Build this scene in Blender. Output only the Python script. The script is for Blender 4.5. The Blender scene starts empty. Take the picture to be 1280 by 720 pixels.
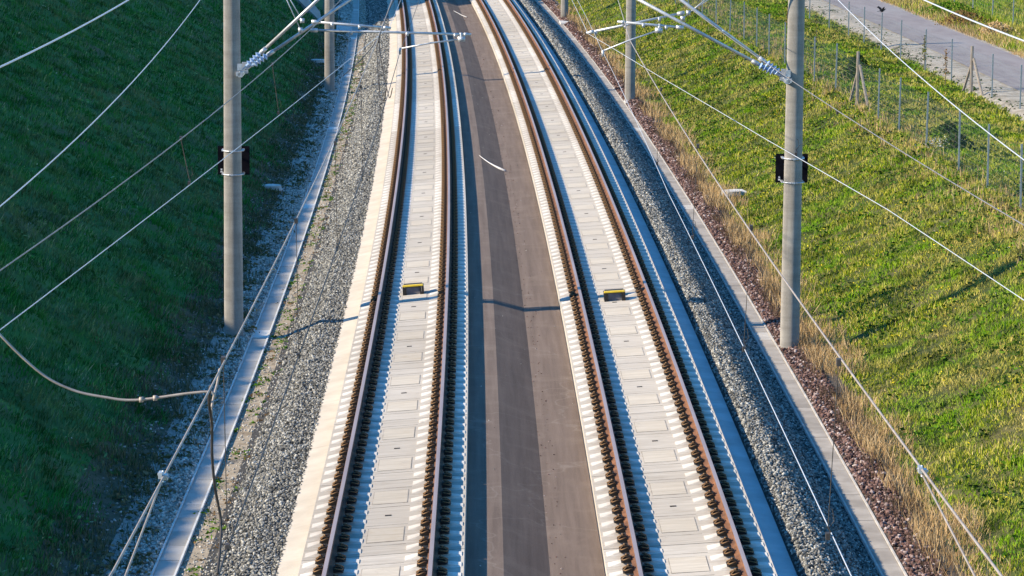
import bpy, math, random
import numpy as np
from mathutils import Vector, Matrix
random.seed(7); RNG = np.random.default_rng(7)
scene = bpy.context.scene
COL = scene.collection
R = math.radians

# ------------------------------------------------------------------ camera
cam_d = bpy.data.cameras.new("camera"); cam = bpy.data.objects.new("camera", cam_d); COL.objects.link(cam)
PIT, ROLL, CH = 0.1503, 0.00675, 10.826
c_, s_, cr, sr = math.cos(PIT), math.sin(PIT), math.cos(ROLL), math.sin(ROLL)
right = Vector((cr, sr*s_, sr*c_)); fwd = Vector((0, c_, -s_)); up = -Vector((sr, -cr*s_, -cr*c_))
mw = Matrix((right, up, -fwd)).transposed().to_4x4(); mw.translation = Vector((0, 0, CH))
cam.matrix_world = mw
cam_d.sensor_width = 36.0; cam_d.lens = 3947.4/1280*36; cam_d.clip_start = 0.5; cam_d.clip_end = 2000
scene.camera = cam

# ------------------------------------------------------------------ light
SUN_E = R(27.0); SD = Vector((-0.981, -0.196, 0)).normalized()*math.cos(SUN_E); SD.z = math.sin(SUN_E)
world = bpy.data.worlds.new("World"); scene.world = world; world.use_nodes = True
wn = world.node_tree; wn.nodes.clear()
sky = wn.nodes.new('ShaderNodeTexSky'); sky.sky_type = 'NISHITA'; sky.sun_disc = False
sky.sun_elevation = SUN_E; sky.sun_rotation = math.atan2(SD.x, SD.y) % (2*math.pi)
sky.air_density = 1.0; sky.dust_density = 0.1; sky.ozone_density = 4.0
bg = wn.nodes.new('ShaderNodeBackground'); bg.inputs[1].default_value = 0.15
wo = wn.nodes.new('ShaderNodeOutputWorld'); hs = wn.nodes.new('ShaderNodeHueSaturation'); hs.inputs['Saturation'].default_value = 1.28; wn.links.new(sky.outputs[0], hs.inputs['Color']); wn.links.new(hs.outputs[0], bg.inputs[0]); wn.links.new(bg.outputs[0], wo.inputs[0])
sl = bpy.data.lights.new("sun", 'SUN'); sl.energy = 5.0; sl.angle = R(0.5); sl.color = (1.0, 0.86, 0.66)
sun = bpy.data.objects.new("sun", sl); COL.objects.link(sun); sun.rotation_euler = SD.to_track_quat('Z', 'Y').to_euler(); sun.location = (-60, 20, 60)
scene.view_settings.view_transform = 'Standard'; scene.view_settings.look = 'None'
scene.view_settings.exposure = 0.90; scene.view_settings.gamma = 1.0; scene.view_settings.use_curve_mapping = False
scene.render.engine = 'CYCLES'

# ------------------------------------------------------------------ alignment: s = chainage along the line, u = offset to the right
K, X0, TH = -0.000272, 0.184, -0.01338
def heading(s): return TH + K*(s-60)
def Wn(s, u, z):
    ds = s-60; hd = TH + K*ds
    return X0 + TH*ds + K*ds*ds/2 + u*np.cos(hd), s - u*np.sin(hd), z + 0*s
def W(s, u, z=0.0):
    a = Wn(float(s), float(u), float(z)); return Vector((float(a[0]), float(a[1]), float(a[2])))
CANT_L, CANT_R, UL, UR = 0.083, 0.070, -2.22, 2.24

# ------------------------------------------------------------------ materials
def newmat(name, rough=0.8, spec=0.3, metal=0.0):
    m = bpy.data.materials.new(name); m.use_nodes = True; nt = m.node_tree
    b = nt.nodes['Principled BSDF']; b.inputs['Roughness'].default_value = rough; b.inputs['Metallic'].default_value = metal
    b.inputs['Specular IOR Level'].default_value = spec
    if 'Diffuse Roughness' in b.inputs and rough > 0.75: b.inputs['Diffuse Roughness'].default_value = 1.0
    return m, nt, b
def N(nt, t, **kw):
    n = nt.nodes.new(t)
    for k, v in kw.items(): setattr(n, k, v)
    return n
def coords(nt, kind='Object', scale=(1, 1, 1), rnd=False):
    tc = N(nt, 'ShaderNodeTexCoord'); mp = N(nt, 'ShaderNodeMapping'); mp.inputs['Scale'].default_value = scale
    nt.links.new(tc.outputs[kind], mp.inputs[0])
    if rnd:
        oi = N(nt, 'ShaderNodeObjectInfo'); mu = N(nt, 'ShaderNodeMath', operation='MULTIPLY'); mu.inputs[1].default_value = 57.0
        nt.links.new(oi.outputs['Random'], mu.inputs[0]); nt.links.new(mu.outputs[0], mp.inputs['Location'])
    return mp.outputs[0]
def noise(nt, vec, scale, detail=4, rough=0.55, dist=0.0):
    n = N(nt, 'ShaderNodeTexNoise'); n.inputs['Scale'].default_value = scale; n.inputs['Detail'].default_value = detail
    n.inputs['Roughness'].default_value = rough; n.inputs['Distortion'].default_value = dist
    nt.links.new(vec, n.inputs['Vector']); return n.outputs['Fac']
def ramp(nt, fac, stops):
    r = N(nt, 'ShaderNodeValToRGB'); e = r.color_ramp.elements
    while len(e) < len(stops): e.new(0.5)
    for k, (p, c) in enumerate(stops): e[k].position = p; e[k].color = (*c, 1) if len(c) == 3 else c
    nt.links.new(fac, r.inputs[0]); return r.outputs[0]
def mix(nt, fac, a, b, mode='MIX'):
    m = N(nt, 'ShaderNodeMix', data_type='RGBA', blend_type=mode)
    for i, v in ((0, fac), (6, a), (7, b)):
        if hasattr(v, 'links'): nt.links.new(v, m.inputs[i])
        else: m.inputs[i].default_value = v if i == 0 else (*v, 1)
    return m.outputs[2]
def bump(nt, b, h, dist=0.01, strength=0.6):
    bp = N(nt, 'ShaderNodeBump'); bp.inputs['Distance'].default_value = dist; bp.inputs['Strength'].default_value = strength
    nt.links.new(h, bp.inputs['Height']); nt.links.new(bp.outputs[0], b.inputs['Normal'])
def base(nt, b, c): nt.links.new(c, b.inputs['Base Color'])

def m_noise(name, c1, c2, scale=3, c3=None, scale3=0.4, rough=0.85, bmp=0.0, kind='Object', stretch=(1, 1, 1), rnd=False, spec=0.25, metal=0.0, fine=0.0):
    m, nt, b = newmat(name, rough, spec, metal); v = coords(nt, kind, stretch, rnd)
    f = noise(nt, v, scale); c = ramp(nt, f, [(0.35, c1), (0.68, c2)])
    if c3:
        g = noise(nt, v, scale3, 5, 0.6); g = ramp(nt, g, [(0.48, (0, 0, 0)), (0.7, (1, 1, 1))]); c = mix(nt, g, c, c3)
    if fine:
        h = noise(nt, v, 60, 3, 0.7); h = ramp(nt, h, [(0.3, (1-fine,)*3), (0.7, (1, 1, 1))]); c = mix(nt, 1.0, c, h, 'MULTIPLY')
    base(nt, b, c)
    if bmp: bump(nt, b, noise(nt, v, scale*6, 5, 0.7), 0.01, bmp)
    return m

def m_island(name, stops, big=None, bigscale=0.5, rough=0.9, spec=0.0, trans=0.0):
    """colour varies from stone to stone / blade to blade, and in large patches"""
    m, nt, b = newmat(name, rough, spec); g = N(nt, 'ShaderNodeNewGeometry')
    c = ramp(nt, g.outputs['Random Per Island'], stops)
    if big:
        v = coords(nt, 'Object'); f = noise(nt, v, bigscale, 5, 0.62, 0.3)
        for lo, hi, col, amt in big:
            ff = ramp(nt, f, [(lo, (0, 0, 0)), (hi, (amt,)*3)]); c = mix(nt, ff, c, col)
            bigscale *= 2.1; f = noise(nt, v, bigscale, 4, 0.6, 0.2)
    base(nt, b, c)
    return m

M = {}
# concrete of the slabs: cream, streaked across, a few stains
def m_slab(name, a, bcol, stain):
    m, nt, b = newmat(name, 0.85, 0.2); v = coords(nt, 'Object', (1, 1, 1), True); w = coords(nt, 'Object', (0.35, 5.0, 1), True)
    f = noise(nt, w, 2.2, 6, 0.6, 0.4); c = ramp(nt, f, [(0.3, a), (0.72, bcol)])
    g = ramp(nt, noise(nt, v, 0.8, 6, 0.65, 0.5), [(0.55, (0, 0, 0)), (0.75, (0.55, 0.55, 0.55))]); c = mix(nt, g, c, stain)
    g2 = ramp(nt, noise(nt, w, 7, 4, 0.7), [(0.3, (0.80, 0.78, 0.76)), (0.55, (1, 1, 1))]); c = mix(nt, 0.8, c, g2, 'MULTIPLY')
    oi = N(nt, 'ShaderNodeObjectInfo'); o = ramp(nt, oi.outputs['Random'], [(0, (0.80, 0.785, 0.765)), (1, (1.0, 1.0, 1.0))]); c = mix(nt, 1.0, c, o, 'MULTIPLY')
    tc = N(nt, 'ShaderNodeTexCoord'); sx = N(nt, 'ShaderNodeSeparateXYZ'); nt.links.new(tc.outputs['Object'], sx.inputs[0])
    ab = N(nt, 'ShaderNodeMath', operation='ABSOLUTE'); nt.links.new(sx.outputs[0], ab.inputs[0]); su = N(nt, 'ShaderNodeMath', operation='SUBTRACT'); nt.links.new(ab.outputs[0], su.inputs[0]); su.inputs[1].default_value = 0.75
    a2 = N(nt, 'ShaderNodeMath', operation='ABSOLUTE'); nt.links.new(su.outputs[0], a2.inputs[0])
    dn = N(nt, 'ShaderNodeMath', operation='MULTIPLY_ADD'); nt.links.new(noise(nt, v, 5, 4, 0.7), dn.inputs[0]); dn.inputs[1].default_value = 0.35; nt.links.new(a2.outputs[0], dn.inputs[2])
    dirt = ramp(nt, dn.outputs[0], [(0.28, (0.62, 0.62, 0.62)), (0.50, (0, 0, 0))]); c = mix(nt, dirt, c, (0.27, 0.20, 0.145))
    st = ramp(nt, noise(nt, v, 1.7, 7, 0.75, 1.2), [(0.60, (0, 0, 0)), (0.68, (0.35, 0.35, 0.35))]); c = mix(nt, st, c, (0.30, 0.27, 0.23))
    base(nt, b, c); bump(nt, b, noise(nt, v, 25, 5, 0.7), 0.004, 0.5); return m
M['slab'] = m_slab('slab_concrete', (0.46, 0.415, 0.35), (0.62, 0.57, 0.49), (0.42, 0.37, 0.30))
M['patch'] = m_slab('grout_concrete', (0.50, 0.445, 0.36), (0.66, 0.60, 0.50), (0.50, 0.405, 0.28))
M['rib'] = m_slab('rib_concrete', (0.70, 0.66, 0.59), (0.80, 0.76, 0.69), (0.55, 0.48, 0.40))
M['joint'] = m_noise('joint_dark', (0.14, 0.125, 0.105), (0.42, 0.38, 0.32), 3, rnd=True)
M['hole'] = m_noise('dark_steel_hole', (0.02, 0.02, 0.02), (0.04, 0.035, 0.03), 8)
def m_basecon():
    m, nt, b = newmat('base_concrete', 0.88, 0.2); v = coords(nt, 'UV'); w = coords(nt, 'UV', (0.5, 3, 1))
    c = ramp(nt, noise(nt, v, 1.3, 6, 0.6, 0.3), [(0.3, (0.50, 0.44, 0.355)), (0.7, (0.63, 0.57, 0.475))])
    g = ramp(nt, noise(nt, w, 1.6, 6, 0.7, 1.0), [(0.58, (0, 0, 0)), (0.72, (0.6, 0.6, 0.6))]); c = mix(nt, g, c, (0.40, 0.33, 0.24))
    base(nt, b, c); bump(nt, b, noise(nt, v, 30, 4, 0.7), 0.004, 0.5); return m
M['basecon'] = m_basecon()
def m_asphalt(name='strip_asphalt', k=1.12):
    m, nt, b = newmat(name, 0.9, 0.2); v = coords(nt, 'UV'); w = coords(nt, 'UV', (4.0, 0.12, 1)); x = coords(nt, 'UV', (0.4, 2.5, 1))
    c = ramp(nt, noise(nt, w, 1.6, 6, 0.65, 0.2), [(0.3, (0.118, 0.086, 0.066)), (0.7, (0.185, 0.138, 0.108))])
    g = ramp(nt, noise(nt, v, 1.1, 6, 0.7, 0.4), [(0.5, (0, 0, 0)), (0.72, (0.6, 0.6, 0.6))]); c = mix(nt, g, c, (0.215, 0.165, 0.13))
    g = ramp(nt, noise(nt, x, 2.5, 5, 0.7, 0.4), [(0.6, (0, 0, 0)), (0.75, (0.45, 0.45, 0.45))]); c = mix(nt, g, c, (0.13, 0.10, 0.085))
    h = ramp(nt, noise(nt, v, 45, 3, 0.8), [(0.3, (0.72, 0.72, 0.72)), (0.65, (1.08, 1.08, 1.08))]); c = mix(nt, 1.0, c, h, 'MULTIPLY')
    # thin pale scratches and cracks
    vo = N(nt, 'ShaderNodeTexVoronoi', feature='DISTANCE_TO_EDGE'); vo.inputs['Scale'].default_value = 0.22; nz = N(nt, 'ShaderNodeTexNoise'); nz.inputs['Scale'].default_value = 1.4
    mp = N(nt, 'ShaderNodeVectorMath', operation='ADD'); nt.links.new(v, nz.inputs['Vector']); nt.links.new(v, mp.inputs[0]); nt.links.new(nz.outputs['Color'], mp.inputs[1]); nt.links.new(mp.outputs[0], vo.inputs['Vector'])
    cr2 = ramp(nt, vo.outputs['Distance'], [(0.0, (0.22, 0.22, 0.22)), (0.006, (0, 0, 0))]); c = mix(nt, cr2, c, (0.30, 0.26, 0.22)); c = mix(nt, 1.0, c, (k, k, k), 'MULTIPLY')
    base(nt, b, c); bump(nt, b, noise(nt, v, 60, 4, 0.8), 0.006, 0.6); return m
M['ledge'] = m_noise('pale_ledge_concrete', (0.66, 0.66, 0.64), (0.80, 0.80, 0.78), 1.5, (0.56, 0.55, 0.52), 0.8, kind='UV')
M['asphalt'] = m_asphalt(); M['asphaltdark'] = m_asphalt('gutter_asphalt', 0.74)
M['road'] = m_noise('road_asphalt', (0.20, 0.175, 0.175), (0.245, 0.22, 0.215), 1.5, (0.25, 0.235, 0.235), 0.5, kind='UV', stretch=(1.5, 0.3, 1), fine=0.15)
M['verge'] = m_noise('verge_gravel', (0.34, 0.30, 0.24), (0.50, 0.45, 0.37), 3.0, (0.24, 0.20, 0.14), 1.2, kind='UV', bmp=0.8, fine=0.35)
M['troughcon'] = m_noise('trough_concrete', (0.27, 0.24, 0.205), (0.37, 0.335, 0.29), 2.0, (0.22, 0.195, 0.165), 0.7, kind='UV', bmp=0.3)
M['troughedge'] = m_noise('trough_edge_concrete', (0.36, 0.335, 0.30), (0.50, 0.47, 0.42), 3.0, kind='UV')
M['bed'] = m_noise('gravel_bed', (0.03, 0.03, 0.028), (0.08, 0.075, 0.07), 18, kind='UV', bmp=1.0)
M['footsoil'] = m_noise('weedy_soil', (0.06, 0.065, 0.03), (0.15, 0.14, 0.085), 5, (0.035, 0.07, 0.02), 1.1, kind='UV', bmp=1.0, fine=0.4)
M['troughpale'] = m_noise('pale_trough_concrete', (0.38, 0.355, 0.315), (0.49, 0.46, 0.415), 2.0, (0.31, 0.29, 0.25), 0.7, kind='UV', bmp=0.3)
M['troughpaleedge'] = m_noise('pale_trough_edge', (0.62, 0.60, 0.55), (0.72, 0.70, 0.65), 3.0, kind='UV')
M['palebed'] = m_noise('pale_rubble_bed', (0.20, 0.19, 0.16), (0.40, 0.375, 0.32), 14, kind='UV', bmp=1.0)
M['sand'] = m_noise('sandy_soil', (0.34, 0.275, 0.19), (0.50, 0.42, 0.31), 5, (0.24, 0.18, 0.115), 1.6, kind='UV', bmp=1.0, fine=0.4)
M['soil'] = m_noise('dark_soil', (0.07, 0.055, 0.04), (0.14, 0.11, 0.08), 6, kind='UV', bmp=1.0)
M['grassR'] = m_noise('grass_ground', (0.03, 0.045, 0.008), (0.09, 0.105, 0.02), 2.2, (0.13, 0.105, 0.045), 0.5, kind='UV', bmp=1.0)
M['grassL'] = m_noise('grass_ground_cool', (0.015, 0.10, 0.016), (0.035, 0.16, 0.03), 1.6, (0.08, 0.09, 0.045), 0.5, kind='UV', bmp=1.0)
M['meadow'] = m_noise('meadow_ground', (0.10, 0.12, 0.03), (0.22, 0.20, 0.07), 0.5, (0.07, 0.11, 0.02), 0.2, kind='UV', bmp=1.0)
M['stone'] = m_island('ballast_stone', [(0, (0.07, 0.07, 0.065)), (0.35, (0.20, 0.195, 0.175)), (0.8, (0.38, 0.37, 0.33)), (1, (0.62, 0.60, 0.53))])
M['rubble'] = m_island('pale_rubble_stone', [(0, (0.22, 0.21, 0.18)), (0.5, (0.46, 0.44, 0.38)), (1, (0.72, 0.69, 0.62))])
M['redstone'] = m_island('reddish_stone', [(0, (0.045, 0.030, 0.027)), (0.5, (0.16, 0.095, 0.080)), (0.85, (0.28, 0.185, 0.16)), (1, (0.50, 0.43, 0.40))])
M['bladeR'] = m_island('grass_blade_sunny', [(0, (0.10, 0.17, 0.010)), (0.35, (0.27, 0.36, 0.018)), (0.7, (0.50, 0.50, 0.040)), (0.88, (0.64, 0.56, 0.15)), (1, (0.74, 0.62, 0.28))],
                       [(0.48, 0.58, (0.56, 0.45, 0.15), 0.60), (0.50, 0.60, (0.17, 0.38, 0.008), 0.75), (0.52, 0.62, (0.045, 0.085, 0.012), 0.7), (0.56, 0.64, (0.55, 0.45, 0.14), 0.5)], 0.20)
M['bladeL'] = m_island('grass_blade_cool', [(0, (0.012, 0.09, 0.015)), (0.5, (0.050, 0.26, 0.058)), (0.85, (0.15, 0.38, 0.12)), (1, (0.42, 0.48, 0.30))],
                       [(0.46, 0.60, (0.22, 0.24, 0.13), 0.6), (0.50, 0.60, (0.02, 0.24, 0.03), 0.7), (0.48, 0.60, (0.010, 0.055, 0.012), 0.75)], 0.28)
M['herb'] = m_island('herb_leaf', [(0, (0.045, 0.12, 0.012)), (0.6, (0.10, 0.21, 0.018)), (1, (0.17, 0.28, 0.03))])
M['darkherb'] = m_island('dark_herb_leaf', [(0, (0.025, 0.06, 0.012)), (1, (0.06, 0.10, 0.025))])
M['dry'] = m_island('dry_grass', [(0, (0.34, 0.21, 0.085)), (0.5, (0.56, 0.39, 0.19)), (1, (0.74, 0.58, 0.34))])
M['drydark'] = m_island('dry_weed', [(0, (0.07, 0.045, 0.03)), (0.6, (0.14, 0.095, 0.06)), (1, (0.24, 0.17, 0.11))])
M['weedL'] = m_island('brownish_weed', [(0, (0.05, 0.07, 0.03)), (0.5, (0.12, 0.13, 0.06)), (1, (0.26, 0.22, 0.12))])
M['yellow'] = m_island('yellow_flower', [(0, (0.55, 0.45, 0.02)), (1, (0.75, 0.65, 0.05))])
M['white'] = m_island('white_flower', [(0, (0.6, 0.6, 0.58)), (1, (0.8, 0.8, 0.78))])
M['railside'] = m_noise('rail_rust', (0.16, 0.075, 0.038), (0.27, 0.125, 0.060), 5, (0.10, 0.052, 0.033), 2.0, rough=0.8, stretch=(1, 1, 1), kind='Object')
M['railsideD'] = m_noise('rail_rust_dark', (0.15, 0.070, 0.038), (0.25, 0.125, 0.065), 5, (0.10, 0.05, 0.03), 2.0, rough=0.8, kind='Object')
M['railtop'] = m_noise('rail_head_steel', (0.30, 0.235, 0.225), (0.38, 0.305, 0.29), 1.2, rough=0.5, spec=0.5, stretch=(4, 0.3, 1), metal=0.25)
M['clipplate'] = m_noise('black_guide_plate', (0.008, 0.007, 0.007), (0.020, 0.016, 0.013), 20, rough=0.7)
M['clip'] = m_noise('rusty_spring_clip', (0.16, 0.085, 0.035), (0.30, 0.18, 0.085), 15, rough=0.6, metal=0.3)
def m_mast():
    m, nt, b = newmat('mast_concrete', 0.9, 0.1); v = coords(nt, 'Object', (1, 1, 0.3), True); w = coords(nt, 'Object', (0.4, 0.4, 3.0), True)
    c = ramp(nt, noise(nt, v, 3.0, 7, 0.7, 0.3), [(0.3, (0.31, 0.285, 0.245)), (0.7, (0.45, 0.425, 0.38))])
    g = ramp(nt, noise(nt, w, 2.2, 5, 0.7), [(0.35, (0.80, 0.80, 0.80)), (0.6, (1, 1, 1))]); c = mix(nt, 1.0, c, g, 'MULTIPLY')
    s = ramp(nt, noise(nt, coords(nt, 'Object', (9, 9, 0.35), True), 1.2, 4, 0.6), [(0.55, (0, 0, 0)), (0.70, (0.35, 0.35, 0.35))]); c = mix(nt, s, c, (0.22, 0.20, 0.175))
    h = ramp(nt, noise(nt, coords(nt, 'Object'), 40, 3, 0.8), [(0.3, (0.84, 0.84, 0.84)), (0.7, (1.05, 1.05, 1.05))]); c = mix(nt, 1.0, c, h, 'MULTIPLY')
    base(nt, b, c); bump(nt, b, noise(nt, v, 20, 5, 0.7), 0.006, 0.4); return m
M['mast'] = m_mast()
M['galv'] = m_noise('galvanised_steel', (0.42, 0.44, 0.46), (0.58, 0.60, 0.62), 12, rough=0.45, spec=0.5, metal=0.5)
M['galvpost'] = m_noise('galvanised_post', (0.18, 0.22, 0.23), (0.30, 0.35, 0.36), 8, rough=0.6, metal=0.2)
M['meshwire'] = m_noise('dull_mesh_wire', (0.16, 0.19, 0.18), (0.24, 0.27, 0.26), 8, rough=0.7)
M['alu'] = m_noise('aluminium_cable', (0.52, 0.54, 0.56), (0.64, 0.66, 0.68), 10, rough=0.5, spec=0.5, metal=0.3)
M['wire'] = m_noise('weathered_wire', (0.20, 0.19, 0.18), (0.32, 0.30, 0.28), 10, rough=0.55, metal=0.4)
M['copper'] = m_noise('brown_copper_cable', (0.30, 0.25, 0.21), (0.42, 0.36, 0.31), 10, rough=0.6, metal=0.3)
M['darkwire'] = m_noise('dark_cable', (0.035, 0.032, 0.030), (0.07, 0.06, 0.055), 10, rough=0.6)
M['porc'] = m_noise('blue_grey_insulator', (0.20, 0.30, 0.50), (0.40, 0.52, 0.70), 12, rough=0.3, spec=0.6)
M['black'] = m_noise('black_plate', (0.008, 0.008, 0.012), (0.014, 0.014, 0.020), 6, rough=1.0, spec=0.0)
M['sticker'] = m_noise('white_sticker', (0.75, 0.75, 0.75), (0.8, 0.8, 0.8), 6)
M['yellowpaint'] = m_noise('yellow_paint', (0.62, 0.42, 0.02), (0.75, 0.53, 0.04), 9, rough=0.55)
M['greypanel'] = m_noise('grey_panel', (0.14, 0.13, 0.14), (0.20, 0.19, 0.20), 9, rough=0.7)
M['blacksteel'] = m_noise('black_steel', (0.018, 0.016, 0.016), (0.04, 0.035, 0.03), 9, rough=0.6)
M['wood'] = m_noise('grey_weathered_wood', (0.24, 0.20, 0.16), (0.42, 0.37, 0.31), 6, rough=0.9, stretch=(4, 4, 0.6))
M['bark'] = m_noise('thin_bark', (0.12, 0.09, 0.06), (0.2, 0.16, 0.11), 9)
M['leaf'] = m_island('sapling_leaf', [(0, (0.08, 0.12, 0.015)), (1, (0.24, 0.22, 0.03))])
M['leafbrown'] = m_island('brown_sapling_leaf', [(0, (0.14, 0.075, 0.03)), (1, (0.30, 0.19, 0.08))])
M['whitecon'] = m_noise('pale_cover_concrete', (0.44, 0.43, 0.40), (0.60, 0.58, 0.54), 4, (0.42, 0.40, 0.36), 1.5)
M['feather'] = m_noise('black_feather', (0.008, 0.008, 0.010), (0.02, 0.02, 0.024), 12, rough=0.7)
M['paint'] = m_noise('pale_hose', (0.62, 0.60, 0.58), (0.72, 0.70, 0.68), 5)

# ------------------------------------------------------------------ mesh helpers
class MB:
    def __init__(s): s.v = []; s.f = []; s.m = []
    def add(s, vs, fs, mi=0):
        o = len(s.v); s.v += [tuple(p) for p in vs]; s.f += [tuple(i+o for i in f) for f in fs]; s.m += [mi]*len(fs)
    def box(s, cx, cy, cz, sx, sy, sz, mi=0, taper=1.0, rot=None):
        vs = []
        for dz in (-.5, .5):
            t = taper if dz > 0 else 1
            for dx, dy in ((-.5, -.5), (.5, -.5), (.5, .5), (-.5, .5)):
                p = Vector((dx*sx*t, dy*sy*t, dz*sz))
                if rot is not None: p = rot @ p
                vs.append(p + Vector((cx, cy, cz)))
        s.add(vs, [(3, 2, 1, 0), (4, 5, 6, 7), (0, 1, 5, 4), (1, 2, 6, 5), (2, 3, 7, 6), (3, 0, 4, 7)], mi)
    def tube(s, pts, r, n=6, mi=0, caps=True):
        pts = [Vector(p) for p in pts]; rs = r if isinstance(r, (list, tuple)) else [r]*len(pts)
        vs = []; fs = []
        for i, p in enumerate(pts):
            t = (pts[min(i+1, len(pts)-1)] - pts[max(i-1, 0)]).normalized()
            a = Vector((0, 0, 1)) if abs(t.z) < .9 else Vector((1, 0, 0))
            e1 = t.cross(a).normalized(); e2 = t.cross(e1)
            for k in range(n):
                th = 2*math.pi*k/n; vs.append(p + (e1*math.cos(th) + e2*math.sin(th))*rs[i])
        for i in range(len(pts)-1):
            for k in range(n):
                a = i*n+k; b = i*n+(k+1) % n; fs.append((a, b, b+n, a+n))
        if caps: fs.append(tuple(range(n-1, -1, -1))); fs.append(tuple(len(vs)-n+k for k in range(n)))
        s.add(vs, fs, mi)
    def build(s, name, mats, parent=None, smooth=False, uv=None):
        me = bpy.data.meshes.new(name); me.from_pydata(s.v, [], s.f)
        for m in (mats if isinstance(mats, (list, tuple)) else [mats]): me.materials.append(M[m])
        me.polygons.foreach_set('material_index', s.m)
        if smooth: me.polygons.foreach_set('use_smooth', [True]*len(s.f))
        if uv:
            l = me.uv_layers.new(name='UVMap'); idx = np.empty(len(me.loops), int); me.loops.foreach_get('vertex_index', idx)
            l.data.foreach_set('uv', np.array(uv, float)[idx].ravel())
        me.update(); o = bpy.data.objects.new(name, me); COL.objects.link(o)
        if parent is not None: o.parent = parent
        return o
def tag(o, label=None, cat=None, group=None, kind=None):
    if label: o['label'] = label
    if cat: o['category'] = cat
    if group: o['group'] = group
    if kind: o['kind'] = kind
    return o
def empty(name, loc, rz=0.0):
    o = bpy.data.objects.new(name, None); COL.objects.link(o); o.location = loc; o.rotation_euler = (0, 0, rz); o.empty_display_size = 0.3; return o
def copy_tree(o, parent=None):
    c = o.copy(); COL.objects.link(c); c.parent = parent
    for ch in list(o.children): copy_tree(ch, c)
    return c
def raw(name, verts, faces_idx, per, mat, kind='stuff'):
    """big mesh from numpy: verts (n,3), faces (m,per)"""
    me = bpy.data.meshes.new(name); me.vertices.add(len(verts)); me.vertices.foreach_set('co', verts.astype(np.float32).ravel())
    nf = len(faces_idx); me.loops.add(nf*per); me.loops.foreach_set('vertex_index', faces_idx.astype(np.int32).ravel())
    me.polygons.add(nf); me.polygons.foreach_set('loop_start', np.arange(0, nf*per, per, dtype=np.int32)); me.polygons.foreach_set('loop_total', np.full(nf, per, dtype=np.int32))
    me.materials.append(M[mat]); me.update(calc_edges=True); me.validate()
    o = bpy.data.objects.new(name, me); COL.objects.link(o); o['kind'] = kind; return o
def sweep(name, prof, mats, s0, s1, step, label=None, kind='structure', parent=None, zf=None, mids=None):
    """profile of (u, z) swept along the line"""
    ss = np.arange(s0, s1+step*.5, step); vs = []; uv = []; fs = []; ms = []
    n = len(prof)
    for s in ss:
        for (u, z) in prof:
            if zf: z = zf(s, u, z)
            vs.append(tuple(W(s, u, z))); uv.append((u, s))
    for i in range(len(ss)-1):
        for k in range(n-1):
            a = i*n+k; fs.append((a, a+1, a+n+1, a+n)); ms.append(mids[k] if mids else 0)
    mb = MB(); mb.v = vs; mb.f = fs; mb.m = ms
    o = mb.build(name, mats, parent, uv=uv)
    if parent is None: tag(o, label, kind=kind)
    return o

# ------------------------------------------------------------------ terrain profiles
LEFT = [(-400, 12.6), (-60, 12.4), (-34, 11.9), (-30.0, 11.72), (-24, 8.75), (-18, 5.45), (-12, 2.15), (-7.9, -0.10), (-7.0, -0.56), (-6.5, -0.66), (-5.84, -0.74)]
RIGHT = [(5.78, -0.75), (6.3, -0.70), (6.9, -0.76), (7.3, -0.70), (8.29, -0.30), (9.78, 0.38), (11.2, 1.04), (12.0, 1.28), (13.0, 1.32), (17.2, 1.28), (24.5, 1.28), (40, 1.35), (400, 1.5)]
def prof_z(P, u): return np.interp(u, [p[0] for p in P], [p[1] for p in P])
def crest_shadow_raise(s): return np.interp(s, [157, 162, 173, 186, 200], [0.0, 0.5, 2.9, 6.0, 8.0])  # extra height added to the unseen far crest to cast shadow over the track
def lump(s, u): return 0.05*np.sin(s*1.7+u*2.1)+0.045*np.sin(s*0.83-u*3.3+1)+0.03*np.sin(s*4.1+u*1.3)+0.03*np.sin(s*2.9-u*5.1)
def zl(s, u):
    z = prof_z(LEFT, u); r = crest_shadow_raise(s)*np.clip((-u-20)/10, 0, 1)
    rough = 0.26*np.sin(s*2.3)*np.sin(s*0.71)+0.24*np.sin(s*4.7+1)+0.10*np.sin(s*9.0)  # bumps added along the unseen crest so its shadow edge falls dappled
    return z + r + np.clip((-u-6.6)/1.5, 0, 1)*lump(s, u)*1.0 + rough*np.clip((-u-27)/3, 0, 1)
def zr(s, u):
    z = prof_z(RIGHT, u)
    return z + np.clip((u-6.5)/1.0, 0, 1)*np.clip((17.0-u)/1.5, 0, 1)*lump(s, u)*0.55 + np.clip((u-24)/4, 0, 1)*lump(s*.5, u*.5)*2
def ground_strip(name, us, zf, mat, s0, s1, step):
    ss = np.arange(s0, s1+.01, step); mb = MB(); uv = []
    S, U = np.meshgrid(ss, us, indexing='ij'); Z = zf(S, U); x, y, z = Wn(S, U, Z)
    n = len(us); mb.v = list(zip(x.ravel().tolist(), y.ravel().tolist(), z.ravel().tolist())); uv = list(zip(U.ravel().tolist(), S.ravel().tolist()))
    for i in range(len(ss)-1):
        for k in range(n-1): a = i*n+k; mb.f.append((a, a+1, a+n+1, a+n)); mb.m.append(0)
    return tag(mb.build(name, mat, smooth=True, uv=uv), kind='structure')
S0, S1 = 12, 260
ground_strip('embankment', [-400, -150, -60, -40, -34, -32, -31, -30.3, -29.6, -28]+list(np.arange(-26, -7.6, 0.35))+[-7.5], zl, 'grassL', S0, S1, 0.6)
ground_strip('embankment', list(np.arange(6.85, 17.3, 0.3)), zr, 'grassR', S0, S1, 0.6)
ground_strip('ground', [-7.5, -7.2, -6.9, -6.6], zl, 'footsoil', S0, S1, 0.6)
ground_strip('ground', [-6.6, -6.2, -5.84], lambda s, u: prof_z(LEFT, u)+0*s, 'palebed', S0, S1, 2)
ground_strip('ground', [5.76, 6.3, 6.85], lambda s, u: prof_z(RIGHT, u)+0*s, 'soil', S0, S1, 2)
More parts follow.
